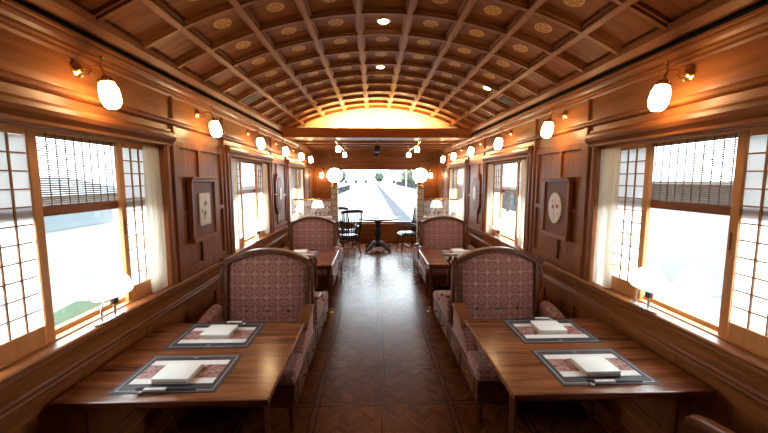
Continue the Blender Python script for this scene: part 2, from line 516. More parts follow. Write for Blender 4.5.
for x0, x1 in ((-EW, -EW + .05), (EW - .05, EW)): f.box(x0, x1, Y1 + .02, Y1 + .08, EZ0, EZ1)
f.box(-EW, EW, Y1 + .021, Y1 + .079, EZ0, EZ0 + .05).box(-EW, EW, Y1 + .021, Y1 + .079, EZ1 - .04, EZ1)
f.build('window_frame', W_X, g)
MB().box(-EW + .02, EW - .02, Y1 + .05, Y1 + .056, EZ0 + .02, EZ1 - .02).build('window_pane', GLASS, g)

# ------------------------------------------------------------------ barrel ceiling
R = 3.5; ZT = 3.25             # rib underside: radius, crown height
PX, PY, RY0 = .426, .433, 3.108 - .433 * 10
def arch_z(x, up=0): return ZT - R + math.sqrt((R + up) ** 2 - x * x)
YC = 7.3
XE = 1.78
ceil = None
b = bmesh.new()
uvl = b.loops.layers.uv.new('UVMap')
cols = 48; rows = 2
vs = {}
for i in range(cols + 1):
    x = -1.86 + 3.72 * i / cols
    for j, y in enumerate((Y0, YC)):
        vs[i, j] = b.verts.new((x, y, arch_z(x, .048)))
        vs[i, j, 't'] = b.verts.new((x, y, arch_z(x, .09)))
for i in range(cols):
    b.faces.new((vs[i, 0], vs[i, 1], vs[i + 1, 1], vs[i + 1, 0]))
    b.faces.new((vs[i, 0, 't'], vs[i + 1, 0, 't'], vs[i + 1, 1, 't'], vs[i, 1, 't']))
for f in b.faces:
    f.smooth = True
    for lp in f.loops:
        x = lp.vert.co.x
        lp[uvl].uv = (math.copysign(R * math.asin(abs(x) / R), x), lp.vert.co.y)
me = bpy.data.meshes.new('ceiling'); b.to_mesh(me); b.free()
me.materials.append(ceiling_mat(PX, RY0, PY))
ceil = bpy.data.objects.new('ceiling', me); COL.objects.link(ceil); struct(ceil)

def arcpt(t, up):               # t: arc length from crown
    a = t / R
    return ((R + up) * math.sin(a), ZT - R + (R + up) * math.cos(a))
lr = MB()
edge = R * math.asin(1.72 / R)
ts = [(k + .5) * PX for k in range(-4, 4)]
for t in ts:
    for hw, u0, u1 in ((.023, 0, .04), (.042, .022, .055)):
        pts = [arcpt(t - hw, u0), arcpt(t + hw, u0), arcpt(t + hw, u1), arcpt(t - hw, u1)]
        lr.ext_y(pts, Y0, YC - .1)
lr.build('long_rib', W_RIB, ceil, bevel=.004, seg=1)
cr = MB()
y = RY0
while y < YC - .15:
    if y > Y0 + .1:
        for hw, u0, u1 in ((.016, .003, .04), (.033, .022, .055)):
            N = 28
            lo = []; hi = []
            for i in range(N + 1):
                t = -edge + 2 * edge * i / N
                lo.append(arcpt(t, u0)); hi.append(arcpt(t, u1))
            cr.ext_y(lo + hi[::-1], y - hw, y + hw)
    y += PY
cr.build('cross_rib', W_RIBX, ceil)
sb = MB()
for s in (-1, 1):
    z = arch_z(1.72)
    sb.ext_y([(s * 1.80, 2.745), (s * 1.75, 2.745), (s * 1.715, z - .02), (s * 1.715, z + .03), (s * 1.86, z + .03), (s * 1.86, 2.78)], Y0, YC - .1)
sb.build('springing_board', W_RIB, ceil)

# lunette, cross beam and the flat ceiling of the lounge
pts = [(-1.84, 2.7)] + [(x / 20 * 1.84, arch_z(x / 20 * 1.84, .08)) for x in range(-20, 21)] + [(1.84, 2.7)]
struct(MB().prism(pts, lambda a, c, k: (a, YC + .06 * k, c)).build('wall_lunette', W_LUN))
tr = MB()
tr.box(-1.84, 1.84, 6.72, 6.80, 2.68, 2.835).box(-1.84, 1.84, 6.70, 6.82, 2.655, 2.69).box(-1.84, 1.84, 6.80, YC, 2.68, 2.70)
trim(tr, W_X, .005)
am = MB()
N = 32
lo = [arcpt(-edge + 2 * edge * i / N, -.012) for i in range(N + 1)]; hi = [arcpt(-edge + 2 * edge * i / N, .05) for i in range(N + 1)]
am.ext_y(lo + hi[::-1], YC - .1, YC - .04)
trim(am, W_LUN)
fl = MB().box(-1.95, 1.95, YC + .06, Y1 + .1, 2.76, 2.82)
flat = struct(fl.build('ceiling_lounge', W_X))
fb = MB()
yy = 7.35
while yy < Y1:
    fb.box(-1.84, 1.84, yy, yy + .1, 2.68, 2.765); yy += .62
fb.build('cross_beam', W_X, flat, bevel=.006)

# ------------------------------------------------------------------ side windows
def make_shoji():
    """sliding screen, local: y along the wall 0..0.36, x towards the room, z from the sill; stile beside the opening at y=0"""
    r = empty('shoji_screen')
    H = ZH - ZS - .012
    f = MB()
    f.box(-.014, .014, 0, .05, 0, H).box(-.014, .014, .325, .36, 0, H)
    f.box(-.0139, .0139, .058, .325, 0, .1).box(-.0139, .0139, .058, .325, H - .035, H)
    f.build('screen_frame', W_CEDAR, r, bevel=.002, seg=1)
    k = MB()
    for y in (.147, .236): k.box(-.009, .007, y - .0045, y + .0045, .1, H - .035)
    for i in range(1, 11):
        z = .1 + (H - .135) * i / 11
        k.box(-.0075, .0085, .058, .325, z - .0035, z + .0035)
    k.build('lattice', W_LATT, r)
    pp = MB()
    pp.b.faces.new([pp.b.verts.new((-.002, y, z)) for y, z in ((.05, .09), (.33, .09), (.33, H - .03), (.05, H - .03))])
    pp.build('paper', PAPER, r)
    MB().box(.012, .0155, .012, .026, .5, .6).build('finger_pull', W_DARK, r, bevel=.002, seg=1)
    return r
def make_blind():
    """roll of fine bamboo slats hung full width; local z=0 at the head, y centred"""
    r = empty('bamboo_blind')
    sl = MB()
    n = 32
    for i in range(n):
        z = -.006 - .41 * i / n
        sl.box(-.002, .002, -.76, .76, z - .0088, z)
    sl.build('slats', BAMBOO, r)
    st = MB()
    for i in range(25):
        y = -.74 + 1.48 * i / 24
        st.box(-.003, .003, y - .0014, y + .0014, -.42, 0)
    st.build('strings', STRING, r)
    MB().box(-.012, .012, -.77, .77, -.465, -.412).build('bottom_rail', W_H, r, bevel=.004)
    return r
def make_curtain():
    r = MB()
    n = 44; H = ZH - ZS - .03
    def pt(i, z):
        u = i / n
        g_ = 1 + .12 * math.sin(z * 3 + u * 9)
        return (.02 * math.sin(u * 2 * PI * 7) * g_, u * .2 - .1 + .004 * math.sin(z * 5 + u * 20), z)
    zs = [0.0, .3, .6, .9, H]
    g0 = [[r.b.verts.new(pt(i, z + (.012 * math.cos(u * 0 + i * 2 * PI * 7 / n) if z == 0 else 0))) for i in range(n + 1) for u in (0,)] for z in zs]
    for a, c in zip(g0, g0[1:]):
        for i in range(n): r.b.faces.new((a[i], a[i + 1], c[i + 1], c[i]))
    return r.build('pleated_curtain', CURTAIN, smooth=True)
def make_sill_lamp():
    r = empty('table_lamp')
    bs = MB().ext_z([(-.05 + .125 * math.cos(2 * PI * k / 20), -.0 + .03 * math.sin(2 * PI * k / 20)) for k in range(20)], 0, .012)
    bs.build('base', STEEL, r, bevel=.003)
    MB().tube([(-.115, 0, .01), (-.115, 0, .08), (-.105, 0, .11), (-.075, 0, .132), (-.035, 0, .135), (-.01, 0, .128)], .006).build('handle', STEEL, r, smooth=True)
    MB().tube([(0, 0, .012), (0, 0, .09)], .008).build('stem', STEEL, r, smooth=True)
    MB().lathe([(.012, .085), (.024, .09), (.024, .135), (.03, .14), (.03, .15)], n=14).build('socket', plain('lamp_socket_dark', (.06, .035, .02), .4), r, smooth=True)
    MB().lathe([(.165, .148), (.172, .155), (.165, .185), (.14, .235), (.1, .275), (.05, .3), (.015, .307), (.0, .308)][:-1], n=28).build('lamp_shade', SHADE_OPAL, r, smooth=True, xf=lambda c: (c.x * .95, c.y * .42, c.z))
    return r

shoji0, blind0, curtain0, lamp0 = make_shoji(), make_blind(), make_curtain(), make_sill_lamp()
tag(shoji0, None, 'sliding screen'); tag(blind0, None, 'blind'); tag(curtain0, None, 'curtain'); tag(lamp0, None, 'lamp')
first = {}
def place(src, loc, rz, label, group):
    if src.name not in first:
        first[src.name] = 1
        src.location = loc; src.rotation_euler = (0, 0, rz); src['label'] = label
        if group: src['group'] = group
        return src
    return copy_tree(src, loc, rz, label, group)
ORD = ['first', 'second', 'last']
WHICH = ['the big near window', 'the middle window', 'the window by the lounge']
for s in (-1, 1):
    for k, c in enumerate(WIN_C):
        win_no += 1
        g = empty('window_%d' % win_no); struct(g)
        f = MB()
        xa, xb = s * (XW + .11), s * (XW + .15)
        for e in (c - WH, c + WH - .03): f.box(xa, xb, e, e + .03, ZS, ZH)
        f.box(xa, xb, c - WH + .03, c + WH - .03, ZS, ZS + .03).box(xa, xb, c - WH + .03, c + WH - .03, ZH - .03, ZH)
        f.build('window_frame', W_CEDARH, g)
        MB().box(s * (XW + .128), s * (XW + .133), c - WH + .02, c + WH - .02, ZS + .02, ZH - .02).build('window_pane', GLASS, g)
        # slim head and sill tracks
        MB().box(s * (XW + .04), s * (XW + .09), c - WH, c + WH, ZH - .012, ZH).box(s * (XW + .04), s * (XW + .09), c - WH, c + WH, ZS, ZS + .006).build('screen_track', W_CEDARH, g)
        side = 'above the %s wall' % TELL[s]
        near = TELL[s] + ' wall'
        wn = WHICH[k]
        z0 = ZS + .006
        xs = s * (XW + .065)
        # the screen nearest the lounge and the one nearest the camera; local +x must face the room
        if s < 0:
            place(shoji0, (xs, c + .37, z0), 0, 'cedar shoji screen, far end of %s, %s' % (wn, near), 'shoji screens')
            # copy mirrored along the wall: turned about, so the paper side faces out on both
            q = copy_tree(shoji0, (xs, c - .23, z0), PI, 'cedar shoji screen, near end of %s, %s' % (wn, near), 'shoji screens')
        else:
            place(shoji0, (xs, c + .30, z0), 0, 'cedar shoji screen, far end of %s, %s' % (wn, near), 'shoji screens')
            q = copy_tree(shoji0, (xs, c - .30, z0), PI, 'cedar shoji screen, near end of %s, %s' % (wn, near), 'shoji screens')
        place(blind0, (s * (XW + .097), c, ZH - .012), 0, 'half-lowered bamboo slat blind in %s, %s' % (wn, near), 'bamboo blinds')
        place(curtain0, (s * (XW + .005), c + WH - .12, ZS + .012), 0, 'pleated cream curtain, far edge of %s, %s' % (wn, near), 'pleated curtains')
        if k > 0:
            copy_tree(curtain0, (s * (XW + .005), c - WH + .12, ZS + .012), 0, 'pleated cream curtain, near edge of %s, %s' % (wn, near), 'pleated curtains')
        place(lamp0, (s * (XW - .035), c + .11, ZS), (PI / 2 if s > 0 else -PI / 2) + PI, 'white domed lamp on the sill of %s, %s' % (wn, near), 'sill lamps')

# ------------------------------------------------------------------ wall sconces
def make_sconce():
    """local: wall at x=0, +x into the room, origin at the bracket"""
    r = empty('wall_sconce')
    MB().lathe([(.045, 0), (.045, .008), (.034, .014), (.03, .022), (.016, .03), (.0085, .034)], n=18, M=Matrix.Rotation(PI / 2, 3, 'Y')).build('backplate', BRASS, r, smooth=True)
    a = MB().tube([(.02, 0, 0), (.05, 0, .004), (.08, 0, .014), (.11, 0, .02), (.138, 0, .012), (.152, 0, -.012), (.155, 0, -.04)], .0065)
    tilt = Matrix.Translation((.155, 0, -.035)) @ Matrix.Rotation(math.radians(-12), 4, 'Y') @ Matrix.Translation((-.155, 0, .035))
    # scroll ornament on the arm
    sc_ = [(.055 + .028 * math.cos(t) * (1 - t / 12), 0, -.016 + .024 * math.sin(t) * (1 - t / 12)) for t in [i * .5 for i in range(16)]]
    a.tube(sc_, .004, 6)
    a.tube([(.14, 0, .01), (.145, 0, .06)], .005, 6).ball((.145, 0, .066), .011)
    a.build('arm', BRASS, r, smooth=True)
    MB().lathe([(.012, -.035), (.018, -.042), (.034, -.05), (.036, -.066), (.044, -.074), (.04, -.078)], (.155, 0, 0), 16, wob=lambda q, z: .1 * math.cos(8 * q)).build('shade_holder', BRASS, r, smooth=True, xf=lambda c: tilt @ c)
    pr = [(.034, -.074), (.043, -.09), (.05, -.115), (.053, -.145), (.052, -.178), (.044, -.206), (.03, -.222), (.014, -.226), (.004, -.225)]
    MB().lathe(pr, (.155, 0, 0), 24, wob=lambda q, z: (.06 if z < -.18 else .015) * math.cos(4 * q)).build('glass_shade', LAMP_WARM, r, smooth=True, xf=lambda c: tilt @ c)
    return r
sc0 = make_sconce(); tag(sc0, None, 'wall lamp')
SY = [2.165, 3.555, 4.945, 6.335, 7.69, 8.85]
PLACE_S = ['above %s' % WHICH[0], 'above the %s', 'above the middle window', 'above the octagonal plaque', 'above the window by the lounge', 'nearest the end wall']
for s in (-1, 1):
    for k, y in enumerate(SY):
        pl = PLACE_S[k] if k != 1 else 'above the ' + TELL[s]
        lab = 'lit brass tulip wall lamp ' + pl + ('' if k == 1 else ', %s side' % TELL[s])
        place(sc0, (s * (XW - .012), y * (1.015 if s < 0 else 1), 2.52), 0 if s < 0 else PI, lab, 'tulip wall lamps')
    copy_tree(sc0, (s * 1.58, Y1 - .04, 2.14), -PI / 2, 'lit brass lamp on the end wall beside the panoramic window, %s side' % TELL[s], 'tulip wall lamps')

# ------------------------------------------------------------------ wall plaques
def ngon(pts_yz, s, x0, x1):
    return MB().prism(pts_yz, lambda a, c, k: (s * (x0, x1)[k], a, c))
for s in (-1, 1):
    # rectangular plaque with a projecting cap and foot
    yc = 3.6; zc = 1.585
    r = empty('wall_plaque', (s * (XW - .012), yc, zc), 0, 'dark wood plaque with cornice cap holding the ' + TELL[s], 'wall plaque')
    i_ = -s                     # towards the room
    MB().box(0, i_ * .03, -.26, .26, -.3, .3).build('backboard', W_DARK, r, bevel=.004)
    for e_ in (-.285, .245): MB().box(0, i_ * .045, e_, e_ + .04, -.3, .29).build('side_moulding', W_V, r, bevel=.006)
    MB().box(0, i_ * .06, -.3, .3, .29, .325).box(0, i_ * .075, -.31, .31, .325, .345).build('cap', W_H, r, bevel=.005)
    MB().box(0, i_ * .06, -.3, .3, -.335, -.285).build('foot_rail', W_H, r, bevel=.006)
    if s < 0:
        MB().box(i_ * .03, i_ * .042, -.125, .125, -.175, .175).build('floral_tile', tile_mat(False), r, bevel=.003)
    else:
        pts = [(.14 * math.cos(2 * PI * k / 36), .175 * math.sin(2 * PI * k / 36)) for k in range(36)]
        MB().prism(pts, lambda a, c, k: (i_ * (.03, .044)[k], a, c)).build('floral_tile', tile_mat(True), r, bevel=.003)
    r.scale = (1, .9, .92)
    # tall octagonal plaque
    yc = 6.45; zc = 1.62
    r = empty('wall_plaque', (s * (XW - .012), yc, zc), 0, 'tall octagonal wood plaque with small %s beside the middle window' % ('white rectangular tile' if s < 0 else 'white oval tile'), 'wall plaque')
    def octo(w_, h_): return [(-w_, -h_ * .55), (-w_ * .45, -h_), (w_ * .45, -h_), (w_, -h_ * .55), (w_, h_ * .55), (w_ * .45, h_), (-w_ * .45, h_), (-w_, h_ * .55)]
    MB().prism(octo(.25, .36), lambda a, c, k: (i_ * (0, .05)[k], a, c)).build('octagon_frame', W_V, r, bevel=.008)
    MB().prism(octo(.19, .30), lambda a, c, k: (i_ * (.045, .056)[k], a, c)).build('octagon_field', W_DARK, r, bevel=.004)
    kn = MB()
    for yy in (-.27, .27): kn.ball((i_ * .03, yy, 0), .025, .03, .02)
    kn.build('side_boss', BRASS, r, smooth=True)
    if s < 0: pts = [(-.07, -.11), (.07, -.11), (.07, .11), (-.07, .11)]
    else: pts = [(.085 * math.cos(2 * PI * k / 28), .14 * math.sin(2 * PI * k / 28)) for k in range(28)]
    MB().prism(pts, lambda a, c, k: (i_ * (.054, .066)[k], a, c)).build('floral_tile', tile_mat(s > 0), r, bevel=.003)

# ------------------------------------------------------------------ dining tables
TX0, TX1 = .66, 1.79
def make_table(s):
    """local origin on the floor under the middle of the top; aisle towards -s"""
    r = empty('dining_table')
    hw = (TX1 - TX0) / 2; hd = .52
    MB().box(-hw, hw, -hd, hd, .683, .72).build('tabletop', W_TABLE, r, bevel=.007, seg=3)
    for yy in (-hd + .09, hd - .115):
        MB().box(-hw + .08, hw - .02, yy, yy + .025, .63, .684).build('apron', W_APRON, r, bevel=.003)
    for x, yy in ((-s * (hw - .055), -hd + .13),):
        lg = MB()
        lg.tube([(x, yy, .06), (x, yy, .4), (x, yy, .684)], [.017, .024, .03], 4, True)
        l_ = lg.build('leg', W_FRAME, r, bevel=.004)
        MB().lathe([(.045, 0), (.045, .008), (.03, .014), (.021, .03), (.021, .07), (.017, .075)], (x, yy, 0), 16).build('brass_foot', BRASS, l_, smooth=True)
    MB().box(s * (hw - .035), s * (hw + .025), -hd + .1, hd - .1, .63, .683).build('wall_cleat', W_APRON, r, bevel=.003)
    return r
TCX = (TX0 + TX1) / 2
TY = [2.295, 5.245]
for s in (-1, 1):
    t0 = make_table(s); t0.location = (s * TCX, TY[0], 0)
    tag(t0, 'near walnut dining table under the big window, on the %s side' % TELL[s], 'table', 'dining tables')
    copy_tree(t0, (s * TCX, TY[1], 0), 0, 'far walnut dining table by the middle window, on the %s side' % TELL[s])

# ------------------------------------------------------------------ sofas
def lean(co):
    return (co.x, co.y + max(0, co.z - .4) * .09, co.z)
def topz(x): return 1.085 + .125 * (1 - min(1.0, abs(x) / .41) ** 2.1)
def make_sofa(m):
    """sofa facing -y, 1.02 wide, origin on the floor; m=+1 puts the carved wooden arm on +x"""
    r = empty('sofa')
    sh_ = lambda c: (c.x * .96 - m * .04, c.y, c.z)
    # base
    MB().box(-.49, .49, -.47, .46, .2, .4).build('apron', W_APRON, r, xf=sh_, bevel=.012)
    for k, (y0, y1) in enumerate(((-.42, -.02), (.02, .4))):
        dr = MB().box(m * .485, m * .5, y0, y1, .225, .375).build('drawer', W_FRAME, r, xf=sh_, bevel=.005)
        MB().lathe([(.018, 0), (.018, .004), (.008, .008), (.011, .02), (.013, .026), (.004, .03)], (m * .5, (y0 + y1) / 2, .3), 12, M=Matrix.Rotation(m * PI / 2, 3, 'Y')).build('knob', BRASS, dr, xf=sh_, smooth=True)
    for x in (-.455, .455):
        for y in (-.44, .43):
            MB().tube([(x, y, 0), (x, y, .08), (x, y, .21)], [.02, .026, .034], 4).build('leg', W_FRAME, r, xf=sh_, bevel=.004)
    # T-shaped seat cushion
    pts = [(-.5, -.5), (.5, -.5), (.5, -.19), (.395, -.19), (.395, .3), (-.395, .3), (-.395, -.19), (-.5, -.19)]
    MB().ext_z(pts, .375, .485).build('seat', FABRIC, r, xf=sh_, bevel=.035, seg=4, smooth=True)
    # arms
    for q in (-1, 1):
        wooden = q == m
        if wooden:
            pl = [(.36, .4), (.36, .67), (.24, .65), (.12, .635), (.07, .61), (.05, .58), (.02, .555), (-.06, .52), (-.15, .48), (-.19, .45), (-.19, .4)]
            MB().ext_x(pl, q * .40, q * .49).build('arm_panel', FABRIC, r, xf=sh_, bevel=.018, seg=3, smooth=True)
            cp = MB()
            up_ = [(.34, .70), (.24, .685), (.13, .672), (.06, .66), (.01, .64), (-.012, .61), (-.005, .585), (.02, .575), (.042, .59), (.06, .618), (.13, .637), (.24, .65), (.34, .665)]
            cp.ext_x(up_, q * .385, q * .505)
            cp.build('arm_scroll', W_SCROLL, r, xf=sh_, bevel=.012, seg=2, smooth=True)
        else:
            pl = [(.36, .4), (.36, .65), (.24, .64), (.12, .625), (.04, .60), (-.02, .57), (-.09, .53), (-.17, .48), (-.19, .45), (-.19, .4)]
            MB().ext_x(pl, q * .40, q * .51).build('arm_panel', FABRIC, r, xf=sh_, bevel=.035, seg=4, smooth=True)
            MB().tube([(q * .46, .36, .635), (q * .46, .24, .625), (q * .46, .12, .61), (q * .46, .05, .59), (q * .46, .0, .56)], [.066, .066, .065, .06, .04], 14).build('arm_pad', FABRIC, r, xf=sh_, smooth=True)
    # back: wooden frame with arched top
    fr = MB()
    N = 30
    xs = [-.39 + .78 * i / N for i in range(N + 1)]
    outer = [(-.402, .38)] + [(x * .402 / .39, topz(x)) for x in xs] + [(.402, .38)]
    fr.prism(outer, lambda a, c, k: (a, (.36, .385)[k], c))
    inner = [(x * .376 / .39, topz(x) - .034) for x in xs]
    top_o = [(x * .402 / .39, topz(x)) for x in xs]
    fr.prism(top_o + inner[::-1], lambda a, c, k: (a, (.30, .37)[k], c))
    for q in (-1, 1):
        fr.prism([(q * .376, .42), (q * .402, .42), (q * .402, topz(.39)), (q * .365, topz(.383))], lambda a, c, k: (a, (.3001, .3701)[k], c))
    fr.build('back_frame', W_FRAME, r, bevel=.009, seg=2, xf=lean, smooth=True)
    # cap rail that crowns the arch
    cpp = MB()
    cpp.prism([(x * .41 / .39, topz(x) + .012) for x in xs] + [(x * .41 / .39, topz(x) - .012) for x in xs[::-1]], lambda a, c, k: (a, (.29, .39)[k], c))
    cpp.build('crest_rail', W_FRAME, r, bevel=.007, xf=lean, smooth=True)
    # carved shoulder scrolls
    for q in (-1, 1):
        f_ = MB()
        sp = [(q * (.412 + .03 * math.cos(t) * (1 - t / 14)), .30, topz(.39) - .02 + .04 * math.sin(t) * (1 - t / 14)) for t in [k * .55 for k in range(15)]]
        f_.tube(sp, .012, 7)
        f_.ball((q * .415, .30, topz(.39) + .03), .02)
        f_.tube([(q * .42, .31, .8), (q * .425, .30, .9), (q * .42, .30, 1.0), (q * .415, .3, 1.05)], [.008, .018, .014, .01], 7)
        f_.build('carved_finial', W_FRAME, r, smooth=True, xf=lean)
    # upholstered back
    bk = MB()
    nx, nz = 28, 26
    bt = [(-.2, .63), (0, .63), (.2, .63)]
    def surf(i, j):
        x = -.377 + .754 * i / nx
        z0, z1 = .42, topz(x) - .036
        z = z0 + (z1 - z0) * j / nz
        u = 2 * i / nx - 1; v = 2 * j / nz - 1
        bulge = .055 * (1 - abs(u) ** 5) * (1 - abs(v) ** 5)
        bulge -= .016 * math.exp(-((z - .63) / .016) ** 2) * (1 - abs(u) ** 6)
        for bx, bz in bt:
            bulge -= .022 * math.exp(-((x - bx) ** 2 + (z - bz) ** 2) / .035 ** 2)
        return (x, .345 - bulge, z)
    gr = [[bk.b.verts.new(surf(i, j)) for i in range(nx + 1)] for j in range(nz + 1)]
    for j in range(nz):
        for i in range(nx): bk.b.faces.new((gr[j][i], gr[j][i + 1], gr[j + 1][i + 1], gr[j + 1][i]))
    rim = [gr[0][i] for i in range(nx + 1)] + [gr[j][nx] for j in range(1, nz + 1)] + [gr[nz][i] for i in range(nx - 1, -1, -1)] + [gr[j][0] for j in range(nz - 1, 0, -1)]
    bkv = [bk.b.verts.new((v.co.x, .365, v.co.z)) for v in rim]
    for a in range(len(rim)):
        c = (a + 1) % len(rim)
        bk.b.faces.new((rim[a], bkv[a], bkv[c], rim[c]))
    bk.b.faces.new(bkv)
    back = bk.build('backrest', FABRIC, r, xf=lean, smooth=True)
    for bx, bz in bt:
        bb = MB().ball((bx, .318, bz), .013, .009, .013, 10, 6)
        bb.build('button', BUTTON, back, xf=lean, smooth=True)
    return r
SX = 1.108
for s in (-1, 1):
    facing = make_sofa(-s)      # aisle arm carved
    facing.location = (s * SX, 2.95, 0)
    tag(facing, 'near rose damask sofa facing the near dining table, on the %s side' % TELL[s], 'sofa', 'damask sofas')
    copy_tree(facing, (s * (SX + .06), 2.95 + 2.95, 0), 0, 'far rose damask sofa facing the far dining table, on the %s side' % TELL[s])
    away = make_sofa(s)         # turned about, so the carved arm is again on the aisle
    away.location = (s * SX, 3.9, 0); away.rotation_euler = (0, 0, PI); away.scale = (1, 1, .965)
    tag(away, 'rose damask sofa standing back to back behind the near sofa, on the %s side' % TELL[s], 'sofa', 'damask sofas')
    copy_tree(away, (s * (SX + .06), 3.9 + 2.95, 0), PI, 'rose damask sofa backing onto the far sofa, by the partition, %s side' % TELL[s])

# low armchair at the camera end of the oval tile side, only its arm in view
ac = empty('armchair', (1.395, 1.27, 0), math.radians(15), 'low armchair with reddish wooden arms at the camera end of the near table', 'armchair')
MB().box(-.28, .28, -.28, .3, .34, .43).build('seat', FABRIC, ac, bevel=.03, seg=3, smooth=True)
MB().box(-.25, .25, -.34, -.27, .40, .82).build('backrest', FABRIC, ac, bevel=.03, seg=3, smooth=True)
for q in (-1, 1):
    MB().ext_x([(-.32, .66), (.30, .65), (.37, .635), (.39, .61), (.37, .59), (.30, .605), (-.32, .62)], q * .27, q * .34).build('arm', W_SCROLL, ac, bevel=.01, smooth=True)
    MB().box(q * .285, q * .325, .22, .26, 0, .625).build('leg', W_FRAME, ac, bevel=.004)
    MB().box(q * .285, q * .325, -.33, -.29, 0, .64).build('leg', W_FRAME, ac, bevel=.004)

# ------------------------------------------------------------------ place settings
MW, MD = .57, .42
SHEET = sheet_mat()
def make_mat():
    r = empty('placemat')
    MB().box(-MW / 2, MW / 2, -MD / 2, MD / 2, 0, .003).build('mat', SLATE, r)
    ln = MB()
    a, c, w_ = MW / 2 - .022, MD / 2 - .022, .0022
    ln.box(-a, a, -c - w_, -c + w_, .003, .0034).box(-a, a, c - w_, c + w_, .003, .0034)
    ln.box(-a - w_, -a + w_, -c, c, .003, .0034).box(a - w_, a + w_, -c, c, .003, .0034)
    ln.build('border_line', MATLINE, r)
    em = MB()
    for k in range(7):
        t = k / 7 * 2 * PI
        em.ball((.011 * math.cos(t), .17 + .009 * math.sin(t), .0032), .0035, .0035, .0008, 8, 4)
    em.build('emblem', MATLINE, r, smooth=True)
    return r
def make_napkin():
    r = empty('folded_napkin')
    for k in range(4):
        j = .003 * ((k * 7) % 3 - 1)
        z = k * .0085
        MB().box(-.102 + j, .102 - j, -.088, .088 - j, z, z + .0082).build('fold', WHITE if k > 1 else CREAMEDGE, r, bevel=.0038, seg=2, smooth=True)
    return r
def make_sticks():
    r = empty('chopsticks')
    for q in (-1, 1):
        MB().tube([(-.16, q * .005, .013), (.0, q * .0045, .009), (.16, q * .0035, .005)], [.0048, .0042, .0026], 6).build('stick', W_BLACK, r)
    MB().box(-.12, .0, -.011, .011, .004, .016).build('paper_sleeve', SLEEVE, r, bevel=.003)
    return r
def make_rest():
    r = MB().ext_x([(-.02, 0), (.02, 0), (.021, .009), (.012, .0085), (0, .006), (-.012, .0085), (-.021, .009)], -.009, .009)
    return r.build('chopstick_rest', PORCELAIN, bevel=.002, smooth=True)
mat0, nap0, st0, rest0 = make_mat(), make_napkin(), make_sticks(), make_rest()
for o, c in ((mat0, 'placemat'), (nap0, 'napkin'), (st0, 'chopsticks'), (rest0, 'chopstick rest')): tag(o, None, c)
sheet0 = tag(MB().box(-.235, .235, -.13, .13, 0, .0012).build('printed_card', SHEET), None, 'card')
ZT_ = .72
for s in (-1, 1):
    for k, ty in enumerate(TY):
        for j, (dy, rz) in enumerate(((-.235, 0), (.28, PI))):
            cx = s * 1.255; cy = ty + dy
            f = -1 if rz == 0 else 1          # which way the diner sits
            tb = ('near' if k == 0 else 'far') + ' table'
            en = 'camera end' if j == 0 else 'sofa end'
            wh = 'at %s of %s, %s side' % (en, tb, TELL[s])
            turn = rz + PI if True else rz
            place(mat0, (cx, cy, ZT_), rz, 'dark slate placemat ' + wh, 'placemats')
            place(sheet0, (cx, cy + f * -.005, ZT_ + .0036), rz, 'printed red leaf card on the placemat ' + wh, 'printed cards')
            place(nap0, (cx + .0, cy - (.048 if j == 0 else -.015), ZT_ + .005), rz + random.uniform(-.04, .04), 'thick folded white napkin ' + wh, 'napkins')
            xr = cx + (-.16 if j == 0 else .16)
            yr = cy + f * .2
            place(rest0, (xr + (.045 if j == 0 else -.045), yr, ZT_ + .0036), PI / 2 + PI / 2, 'white porcelain chopstick rest ' + wh, 'chopstick rests')
            place(st0, (cx + (.02 if j == 0 else -.02), yr, ZT_ + .0036 + .004), rz, 'paper sleeved chopsticks ' + wh, 'chopsticks')

# ------------------------------------------------------------------ ceiling fittings
def make_downlight():
    r = empty('ceiling_downlight')
    MB().lathe([(.06, 0), (.062, -.006), (.05, -.012), (.046, -.004)], n=24).build('rim', BRASS, r, smooth=True)
    MB().lathe([(.047, -.003), (.04, -.016), (.02, -.022), (.004, -.023)], n=20).build('lens', LAMP_DOWN, r, smooth=True)
    return r
dl0 = make_downlight(); tag(dl0, None, 'ceiling light')
def on_ceiling(t): return arcpt(t, .047)
for (t, y, lab) in ((0, 3.325, 'small round downlight in the crown of the vault, nearest the camera'),
                    (0, 4.62, 'small round downlight in the crown of the vault, second from the camera'),
                    (3.2 * PX, 4.55, 'round downlight low on the vault beside the vent, oval floral tile side')):
    x, z = on_ceiling(t)
    o = place(dl0, (x, y, z), 0, lab, 'downlights')
    o.rotation_euler = (0, t / R, 0)
for s in (-1, 1):
    t = s * 3.95 * PX; x, z = arcpt(t, .047)
    r = empty('ceiling_vent', (x, 4.62, z), 0, 'grey slotted ceiling vent low on the vault, %s side' % TELL[s], 'vent')
    r.rotation_euler = (0, t / R, 0)
    MB().box(-.13, .13, -.135, .135, -.012, -.002).build('vent_frame', W_RIB, r, bevel=.003)
    v = MB().box(-.1, .1, -.105, .105, -.014, -.011)
    for k in range(9): v.box(-.1, .1, -.1 + k * .0235, -.09 + k * .0235, -.02, -.013)
    v.build('grille', DARKGREY, r)
cv = empty('cove_light', (0, 6.95, 2.70), 0, 'warm cove strip lamp lying on the cross beam, washing the pale lunette', 'cove light')
MB().box(-.95, .95, -.03, .03, 0, .03).build('base', BRASS, cv)
MB().tube([(-.92, 0, .05), (.92, 0, .05)], .018, 10).build('tube', LAMP_COVE, cv, smooth=True)
hk = empty('crescent_hook', (0, 6.76, 2.835), 0, 'black crescent hook standing on the middle of the cross beam', 'hook')
MB().tube([(.012 + .055 * math.cos(t), 0, .06 + .062 * math.sin(t)) for t in [PI * (.62 + .8 * k / 14) for k in range(15)]], [.003 + .008 * math.sin(PI * k / 14) for k in range(15)], 8).build('crescent', BLACK, hk, smooth=True)
MB().box(-.03, .0, -.02, .02, 0, .012).build('base', BLACK, hk)
